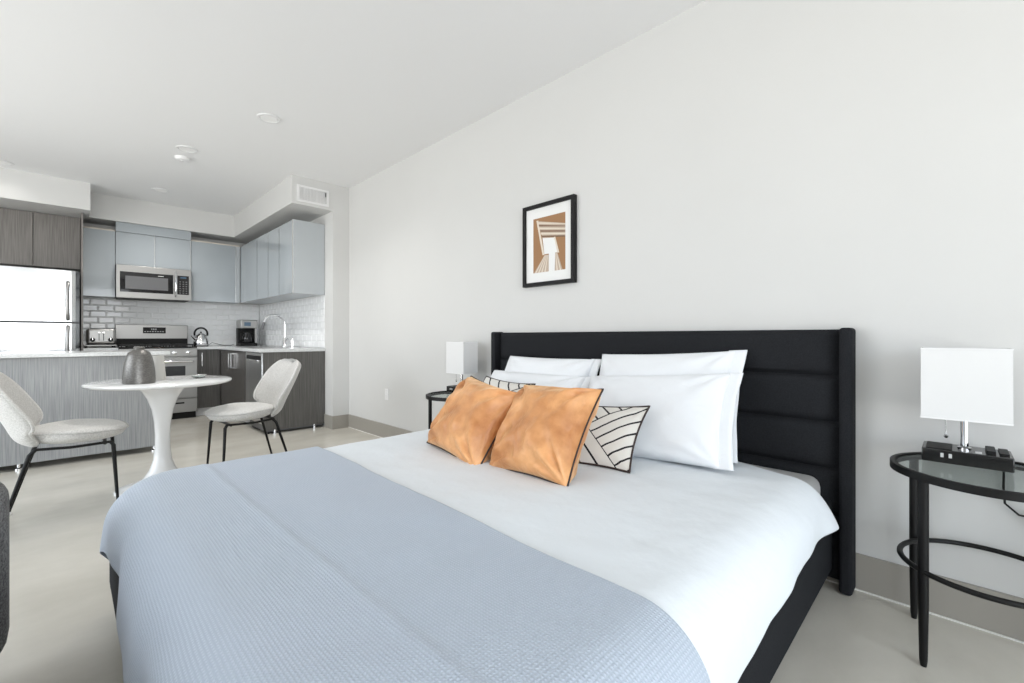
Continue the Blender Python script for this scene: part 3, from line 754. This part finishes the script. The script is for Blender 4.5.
def drape(name, x0, x1, y0, y1, zt, r, fa0, fa1, fb0, fb1, na, nb, m, wr, bmin=None, amin=None, flare=None, thick=.012, opened=True, endx=None, amax=None):
    rc = .10
    def f(a, b):
        ix0, ix1, iy0, iy1 = x0+rc, (x1 if endx is None else 99), y0+rc, y1-rc
        qx = max(ix0, min(ix1, a)); qy = max(iy0, min(iy1, b)); d = math.hypot(a-qx, b-qy)
        w_ = wr(a, b)
        if d <= rc: return Vector((a, b, zt+w_))
        nx, ny = (a-qx)/d, (b-qy)/d; s = d-rc
        if s < r*PI/2: off = r*math.sin(s/r); dr = r*(1-math.cos(s/r))
        else: off = r+(s-r*PI/2)*.05; dr = r+(s-r*PI/2)
        k = sm(s, .1, .3)
        off += k*(flare(a, b) if flare else 0)+w_*min(1, s/r)
        return Vector((qx+nx*(rc+off), qy+ny*(rc+off), zt-dr+w_*max(0, 1-s/r)))
    rows = []; uv = []
    for i in range(na+1):
        row = []; ur = []
        for j in range(nb+1):
            a = fa0+(fa1-fa0)*i/na
            lo = fb0 if bmin is None else bmin(a)
            b = lo+(fb1-lo)*j/nb
            a1 = amax(b) if amax else fa1; a0 = amin(b) if amin else fa0
            a = a0+(a1-a0)*i/na
            row.append(f(a, b)); ur.append((a, b))
        rows.append(row); uv.append(ur)
    mb = MB(); mb.grid(rows, m, uvs=uv)
    o = mb.build(name, m, sharp=180)
    s = o.modifiers.new('thickness', 'SOLIDIFY'); s.thickness = thick; s.offset = 1
    ss = o.modifiers.new('smooth', 'SUBSURF'); ss.levels = 1; ss.render_levels = 1
    return o
def wr_d(a, b):
    w_ = .006*fn((a*2.2, b*3.1, 1)) + .0035*fn((a*5+b*2, b*7, 5)) + .0022*fn((a*12, b*9, 2))
    w_ += .012*sm(b, .5, .9)*sm(-b, -2.2, -1.9)*fn((a*1.2, b*1.1, 7))
    return w_
def bmin_d(a): return .47-.278+.055*sm(a, .9, 1.7)
def amax_d(b): return 2.12-.09*sm(-b, -.75, -.42)
def flare_d(a, b):
    s = .006*math.sin(a*9+1)+.003*math.sin(a*23)
    if b < 1.3: s += .055*sm(a, 1.85, 2.08)
    return s
duvet = drape('duvet', .27, 2.25, .47, 2.20, .488, .12, .27-.27, 2.10, .095, 2.20+.32, 90, 110, M['duvet'], wr_d, bmin=bmin_d, flare=flare_d, endx=1, thick=.012, amax=amax_d)
tag(duvet, 'smooth white cotton duvet covering the bed', 'duvet')
def wr_b(a, b):
    w_ = .006*fn((a*2.2, b*3.1, 1)) + .0035*fn((a*5+b*2, b*7, 5)) + .012*sm(b, .5, .9)*sm(-b, -2.2, -1.9)*fn((a*1.2, b*1.1, 7))
    xr = .42+.015*math.sin(b*2.2)
    return w_+.005*math.exp(-((a-xr)/.012)**2)+.004*sm(xr-a, -.02, .02)+.002*fn((a*4, b*3, 9))
def flare_b(a, b):
    if a < .3: return .010*math.sin(b*9.5+.6)+.005*math.sin(b*21)
    return .008*math.sin(a*10)
def amin_b(b): return .238-.285-.035*math.sin(b*5.6+.6)-.03*sm(b, 2.0, 2.4)
def amax_b(b): return .835+.022*(b-.5)
blanket = drape('blanket', .238, 2.25, .45, 2.20, .512, .13, -.1, .93, .45-.34, 2.20+.33, 70, 130, M['blanket'], wr_b, amin=amin_b, flare=flare_b, endx=1, thick=.006, amax=amax_b)
tag(blanket, 'pale blue textured blanket spread over the foot of the bed', 'blanket')

# ------------------------------------------------------------------ pillows
def cushion(name, w_, h_, th, mt, seed, piping=None, flange=0, corner=.0, pat=None, sag=.0, n=44, pinch=.06, side=0, puff=.42):
    """local frame: width along X, height along Z (0..h), thickness along Y; front = -Y"""
    def P(u, v, s):
        pu = u*(1-pinch*(1-v*v)**1.0*abs(u)**3); pv = v*(1-pinch*(1-u*u)*abs(v)**3)
        x = pu*w_/2; z = pv*h_/2
        e = max(0, (1-abs(u)**2.6))*max(0, (1-abs(v)**2.6))
        y = th/2*e**puff
        wr = 0
        if e > 0:
            wr = th*.05*fn((u*2.1+seed, v*2.3, s*3.1+seed))+th*.03*fn((u*5+seed, v*5, s*2+seed))
            cr_ = math.atan2(1.02-abs(v), 1.02-abs(u)); rr = math.hypot(1.02-abs(u), 1.02-abs(v))
            wr += th*corner*math.sin(cr_*11+seed+u+v)*math.exp(-rr*2.4)
            wr *= min(1, e*3)
        z += sag*(u*u)*(v > 0)*v - sag*.5*(v > 0)*v*(1-u*u)
        return Vector((x, -s*(y+wr), z+h_/2))
    m = MB(); ts = [math.sin(PI/2*(-1+2*i/n)) if True else 0 for i in range(n+1)]
    ts = [(.55*(-1+2*i/n)+.45*math.sin(PI/2*(-1+2*i/n))) for i in range(n+1)]
    uv = [[((P(u, v, 1).x+w_/2), P(u, v, 1).z) for u in ts] for v in ts]
    for s in (1, -1): m.grid([[P(u, v, s) for u in ts] for v in ts], mt, uvs=uv)
    bmesh.ops.remove_doubles(m.bm, verts=m.bm.verts[:], dist=.0006)
    o = m.build(name, mt, sharp=180)
    edge = [P(u, -1, 1) for u in ts]+[P(1, v, 1) for v in ts[1:]]+[P(u, 1, 1) for u in ts[::-1][1:]]+[P(-1, v, 1) for v in ts[::-1][1:-1]]
    if piping:
        m = MB(); m.tube(edge, .0042, 8, closed=True); m.build('piping', piping, o)
    if flange:
        m = MB(); rows = []
        for k in range(5):
            q = k/4; rows.append([P(side, v, 1)+Vector((side*(-.03+(flange+.03)*q), .004*math.sin(v*9+seed)*q, .010*math.sin(v*5+seed)*q*0)) for v in ts])
        m.grid(rows); f = m.build('hem_flap', mt, o, sharp=180)
        s_ = f.modifiers.new('thickness', 'SOLIDIFY'); s_.thickness = .005; s_.offset = 0
    return o
def place(o, bx, by, bz, lean, yaw=0, roll=0):
    """bottom centre of the cushion at (bx,by,bz); faces -X; lean back in degrees from upright toward +X"""
    # local -Y (front) -> world -X : rotate about Z by -90 deg
    R = Matrix.Translation((bx, by, bz)) @ Matrix.Rotation(math.radians(yaw), 4, 'Z') @ Matrix.Rotation(-PI/2, 4, 'Z') @ Matrix.Rotation(math.radians(-lean), 4, 'X') @ Matrix.Rotation(math.radians(roll), 4, 'Y')
    o.matrix_world = R
ZB = .50
gp = 'white bed pillows against the headboard'
# note: local +X maps to world -Y (towards the camera side)
p = cushion('pillow', .73, .52, .15, M['pillow'], 1.0, flange=.05, side=1, corner=.10); place(p, 2.00, 1.07, ZB-.005, 24, roll=-3)
tag(p, 'white pillow at the back right, leaning on the headboard', 'pillow', gp)
p = cushion('pillow', .72, .47, .16, M['pillow'], 4.0, flange=.05, side=1, corner=.10); place(p, 2.00, 1.87, ZB, 27, roll=0)
tag(p, 'white pillow at the back left, leaning on the headboard', 'pillow', gp)
p = cushion('pillow', .73, .44, .15, M['pillow'], 7.0, flange=.05, side=1, corner=.09); place(p, 1.84, 1.035, ZB-.01, 32, roll=-5)
tag(p, 'plump white pillow in front on the right, beside the patterned cushion', 'pillow', gp)
p = cushion('pillow', .78, .42, .15, M['pillow'], 9.0, flange=.05, side=1, corner=.12); place(p, 1.84, 1.88, ZB-.01, 38, roll=0)
tag(p, 'white pillow in front on the left, behind the orange cushions', 'pillow', gp)
# geometric patterned cushions
def pattern():
    m = mat('black_line_patterned_cotton', (.72, .70, .66), .9)
    g = N(m, 'ShaderNodeTexCoord'); sx = N(m, 'ShaderNodeSeparateXYZ'); L(m, g.outputs['UV'], sx.inputs[0])
    def mth(op, a, b=None, c=None):
        q = N(m, 'ShaderNodeMath'); q.operation = op
        for i, v in enumerate((a, b, c)):
            if v is None: continue
            if isinstance(v, (int, float)): q.inputs[i].default_value = v
            else: L(m, v, q.inputs[i])
        return q.outputs[0]
    U, V = sx.outputs['X'], sx.outputs['Y']
    # three panels: a rising seam and a falling seam meet at one point; each panel is filled with parallel lines
    def dist(ang, per, wid):
        a = math.radians(ang); nx, ny = -math.sin(a), math.cos(a); o = -(nx*.17+ny*.195)
        d = mth('ADD', mth('ADD', mth('MULTIPLY', U, nx), mth('MULTIPLY', V, ny)), o)
        return d, mth('LESS_THAN', mth('FRACT', mth('DIVIDE', mth('ADD', d, wid/2), per)), wid/per)
    d1, l1 = dist(40, .050, .0085); d2, l2 = dist(-44, .058, .0085)
    right = mth('MULTIPLY', mth('LESS_THAN', d1, .003), mth('GREATER_THAN', d2, 0))
    l = mth('ADD', mth('MULTIPLY', l1, right), mth('MULTIPLY', l2, mth('SUBTRACT', 1, right)))
    mxx = N(m, 'ShaderNodeMixRGB'); mxx.inputs[1].default_value = (.72, .70, .66, 1); mxx.inputs[2].default_value = (.012, .012, .014, 1)
    L(m, l, mxx.inputs[0]); L(m, mxx.outputs[0], bsdf(m).inputs['Base Color'])
    return m
M['pattern'] = pattern()
p = cushion('patterned_cushion', .42, .35, .075, M['pattern'], 12.0, puff=1.0, piping=M['piping'], corner=.08, pinch=.09); place(p, 1.575, 1.14, ZB-.008, 48, yaw=4, roll=-5)
tag(p, 'white cushion with black line pattern right of the orange cushions', 'cushion', 'black and white line-patterned cushions')
p = cushion('patterned_cushion', .42, .40, .09, M['pattern'], 15.0, puff=.7, piping=M['piping'], corner=.08, pinch=.09); place(p, 1.58, 1.88, ZB-.008, 40, yaw=0, roll=3)
tag(p, 'black line-patterned white cushion mostly hidden behind the left orange cushion', 'cushion', 'black and white line-patterned cushions')
# orange velvet cushions
p = cushion('velvet_cushion', .42, .425, .22, M['velvet'], 20.0, piping=M['piping'], puff=.52, corner=.26, pinch=.08); place(p, 1.285, 1.215, ZB-.008, 37, yaw=0, roll=-2)
tag(p, 'orange velvet cushion nearer the camera, in front of the patterned cushion', 'cushion', 'orange velvet cushions')
p = cushion('velvet_cushion', .45, .405, .21, M['velvet'], 27.0, piping=M['piping'], puff=.52, corner=.26, pinch=.08); place(p, 1.26, 1.67, ZB-.008, 36, yaw=-2, roll=8)
tag(p, 'orange velvet cushion farther left, slightly tilted, by the far bed edge', 'cushion', 'orange velvet cushions')

# ------------------------------------------------------------------ nightstands
def nightstand(label, cx, cy):
    t = thing('nightstand', label, 'side table', (cx, cy, 0), 0, 'round black metal nightstands')
    ring = lambda r, z, rr, n=72: MB().tube([(cx+r*math.cos(2*PI*k/n), cy+r*math.sin(2*PI*k/n), z) for k in range(n)], rr, 10, closed=True)
    m = MB(); m.lathe([(.222, .596), (.24, .596), (.24, .62), (.234, .622), (.226, .62), (.222, .612)], (cx, cy, 0), 72, capb=False, capt=False)
    m.grid([[(cx+r*math.cos(2*PI*k/72), cy+r*math.sin(2*PI*k/72), z) for k in range(72)] for r, z in ((.222, .612), (.222, .596))], cv=True)
    part('top_rim', m, M['black_metal'], t)
    m = MB(); m.lathe([(.2215, .608), (.2215, .616)], (cx, cy, 0), 72); part('glass_top', m, M['table_glass'], t)
    part('lower_ring', ring(.213, .302, .0085), M['black_metal'], t)
    for k in range(4):
        a = math.radians(PI*0+[136, 50, -44, -130][k]); r = .225
        r = (.21, .24, .225, .225)[k]
        lx, ly = cx+r*math.cos(a), cy+r*math.sin(a)
        m = MB(); m.tube([(lx, ly, 0), (lx, ly, .02), (lx, ly, .2), (lx, ly, .597)], [.008, .0105, .0135, .0135], 12)
        part('leg', m, M['black_metal'], t)
    return t
NS = nightstand('round black metal nightstand with glass top at the right of the bed', 2.085, -.07)
n2 = copy_tree(NS); n2.location = (2.085, 2.66, 0); n2['label'] = 'round black metal nightstand on the far left side of the bed'
# lamps
def lamp(label, cx, cy, z, mirrored=False):
    """square-shade lamp with an organiser base; long side along Y"""
    t = thing('table_lamp', label, 'lamp', (cx, cy, z), 0, 'bedside lamps with white rectangular shades')
    bx0, bx1, by0, by1, bh = cx-.07, cx+.07, cy-.11, cy+.105, .045
    m = MB(); m.box(bx0, bx1, by0, by1, z, z+bh, bev=.003)
    b = part('base', m, M['black_gloss'], t)
    for k, (ya, yb) in enumerate(((by0+.008, by0+.03), (by0+.038, by0+.06))):
        part('phone_rest', B(bx0+.03, bx1-.012, ya, yb, z+bh, z+bh+.006+.004*k, bev=.001), M['black'], b)
    part('tray_mat', B(bx0+.01, bx1-.01, by1-.075, by1-.01, z+bh, z+bh+.002), M['black'], b)
    m = MB()
    for ya in (by1-.075, by1-.055): m.box(bx0-.0015, bx0+.001, ya, ya+.008, z+.02, z+.034)
    part('usb_port', m, M['mark'], b)
    part('outlet', B(bx0+.012, bx0+.04, by0+.07, by0+.085, z+bh, z+bh+.002), M['mark'], b)
    part('pole', MB().lathe([(.018, z+bh), (.018, z+bh+.006), (.0105, z+bh+.01), (.0105, z+.30)], (cx, cy, 0), 20), M['chrome'], t)
    # shade: open rectangular tube
    sx, sy, s0, s1 = .07, .107, z+.148, z+.39; th = .003
    m = MB()
    m.box(cx-sx, cx-sx+th, cy-sy, cy+sy, s0, s1); m.box(cx+sx-th, cx+sx, cy-sy, cy+sy, s0, s1)
    m.box(cx-sx+th, cx+sx-th, cy-sy, cy-sy+th, s0, s1); m.box(cx-sx+th, cx+sx-th, cy+sy-th, cy+sy, s0, s1)
    sh = part('lamp_shade', m, M['shade'], t)
    for s_ in (s0, s1-.004):
        m = MB()
        m.box(cx-sx-.001, cx-sx, cy-sy-.001, cy+sy+.001, s_, s_+.004); m.box(cx+sx, cx+sx+.001, cy-sy-.001, cy+sy+.001, s_, s_+.004)
        m.box(cx-sx, cx+sx, cy-sy-.001, cy-sy, s_, s_+.004); m.box(cx-sx, cx+sx, cy+sy, cy+sy+.001, s_, s_+.004)
        part('shade_trim', m, M['white_matte'], sh)
    m = MB(); m.box(cx-sx+th, cx+sx-th, cy-.002, cy+.002, s1-.05, s1-.046); m.box(cx-.002, cx+.002, cy-sy+th, cy+sy-th, s1-.05, s1-.046); part('shade_spider', m, M['chrome'], sh)
    part('bulb', MB().lathe([(.013, z+.30), (.014, z+.315), (.028, z+.345), (.022, z+.37), (0, z+.38)][:4]+[(0, z+.378)], (cx, cy, 0), 20), M['white_gloss'], t)
    m = MB(); py = cy+.045
    m.tube([(cx-.01, cy+.01, z+.27), (cx-.02, py, z+.265), (cx-.02, py, z+.09)], .0012, 6)
    ch = part('pull_chain', m, M['chrome'], t)
    part('pull_ball', MB().lathe([(.0, 0), (.004, .002), (.007, .007), (.004, .012), (0, .014)], (cx-.02, py, z+.078), 16), M['chrome'], ch)
    return t
M['black_gloss'] = mat('black_lacquer', (.012, .012, .012), .18)
LP = lamp('bedside lamp with white rectangular shade on the right nightstand', 2.17, -.018, .6225)
l2 = copy_tree(LP); l2.location = (2.165, 2.715, .6225); l2['label'] = 'bedside lamp with white rectangular shade on the far left nightstand'
t = thing('power_cord', 'black lamp cord hanging behind the right nightstand', 'cord', (2.27, -.15, .3))
m = MB(); m.tube([(2.245, -.085, .64), (2.262, -.10, .625), (2.30, -.115, .60), (2.315, -.115, .52), (2.312, -.118, .47), (2.305, -.15, .44), (2.318, -.19, .435)], .0035, 8); part('cable', m, M['black'], t)
part('plug', B(2.302, 2.328, -.215, -.185, .42, .45, bev=.004), M['black'], t)

# ------------------------------------------------------------------ framed art on the wall
fy0, fy1, fz0, fz1 = 1.735, 2.19, 1.402, 1.968
t = thing('framed_print', 'black framed abstract brown and cream print above the bed', 'picture', (WX, 1.95, 1.685))
m = MB(); fw, fd = .026, .034
m.box(WX-fd, WX-.002, fy0, fy0+fw, fz0, fz1); m.box(WX-fd, WX-.002, fy1-fw, fy1, fz0, fz1)
m.box(WX-fd, WX-.002, fy0+fw, fy1-fw, fz0, fz0+fw); m.box(WX-fd, WX-.002, fy0+fw, fy1-fw, fz1-fw, fz1)
part('frame', m, M['black'], t)
part('mat_board', B(WX-.02, WX-.003, fy0+fw, fy1-fw, fz0+fw, fz1-fw), M['mat_board'], t)
ay0, ay1, az0, az1 = 1.815, 2.098, 1.495, 1.872     # printed area; image left = larger y
def A(u, v): return (ay1+(ay0-ay1)*u, az0+(az1-az0)*v)
am = MB()
def apoly(pts, m, k):
    pp = [A(*q) for q in pts]
    vv = [am.bm.verts.new((WX-.0202-.0002*k, y, z)) for y, z in pp]; f = am.bm.faces.new(vv); f.material_index = am._mi(m)
apoly([(0, 0), (1, 0), (1, 1), (0, 1)], M['tan'], 0)
apoly([(.10, .96), (.30, .31), (.36, .31), (.16, .96)], M['cream'], 1)
apoly([(.15, .95), (1, .80), (1, .58), (.30, .62)], M['greige'], 1)
for k in range(6):
    v0, v1 = .93-.052*k, .80-.042*k
    apoly([(.16+.022*k, v0), (1, v1), (1, v1-.012-.003*k), (.165+.022*k, v0-.03)], M['cream'] if k % 2 == 0 else M['brown_line'], 2)
apoly([(.30, .62), (.68, .59), (.80, .32), (.36, .32)], M['mat_board'], 2)
apoly([(.66, .60), (.70, .60), (.82, .31), (.76, .31)], M['cream'], 3)
apoly([(.50, .34), (.70, .34), (.68, 0), (.50, 0)], M['mat_board'], 3)
apoly([(.36, .30), (.52, .30), (.50, 0), (.02, 0)], M['greige'], 2)
for k in range(4):
    apoly([(.37+.03*k, .30), (.385+.03*k, .30), (.10+.10*k, 0), (.06+.10*k, 0)], M['cream'], 3)
apoly([(.70, .32), (.76, .32), (.92, 0), (.68, 0)], M['greige'], 4)
for k in range(2): apoly([(.71+.025*k, .30), (.72+.025*k, .30), (.78+.1*k, 0), (.74+.1*k, 0)], M['cream'], 5)
o = am.build('artwork', None, None)
off = t.location
for v in o.data.vertices: v.co -= off
o.parent = t
# ------------------------------------------------------------------ sofa at the left picture edge
t = thing('sofa', 'grey tweed sofa end just inside the left picture edge', 'sofa', (-.6, 1.2, 0))
part('frame', B(-1.05, -.14, .25, 2.14, .10, .36, bev=.05, seg=4, smooth=True), M['sofa'], t)
for y0, y1 in ((.22, .42), (1.93, 2.13)):
    m = MB(); m.box(-1.06, -.125, y0, y1, .09, .63, bev=.07, seg=6); part('armrest', m, M['sofa'], t)
m = MB(); m.box(-1.25, -1.0, .22, 2.13, .09, .8, bev=.07, seg=6); part('backrest', m, M['sofa'], t)
for y0, y1 in ((.43, 1.17), (1.18, 1.92)):
    m = MB(); m.box(-1.0, -.13, y0, y1, .36, .48, bev=.04, seg=4); part('seat_cushion', m, M['sofa'], t)
for x in (-1.15, -.22):
    for y in (.35, 2.0): part('leg', MB().lathe([(.014, 0), (.022, .10)], (x, y, 0), 12), M['black'], t)
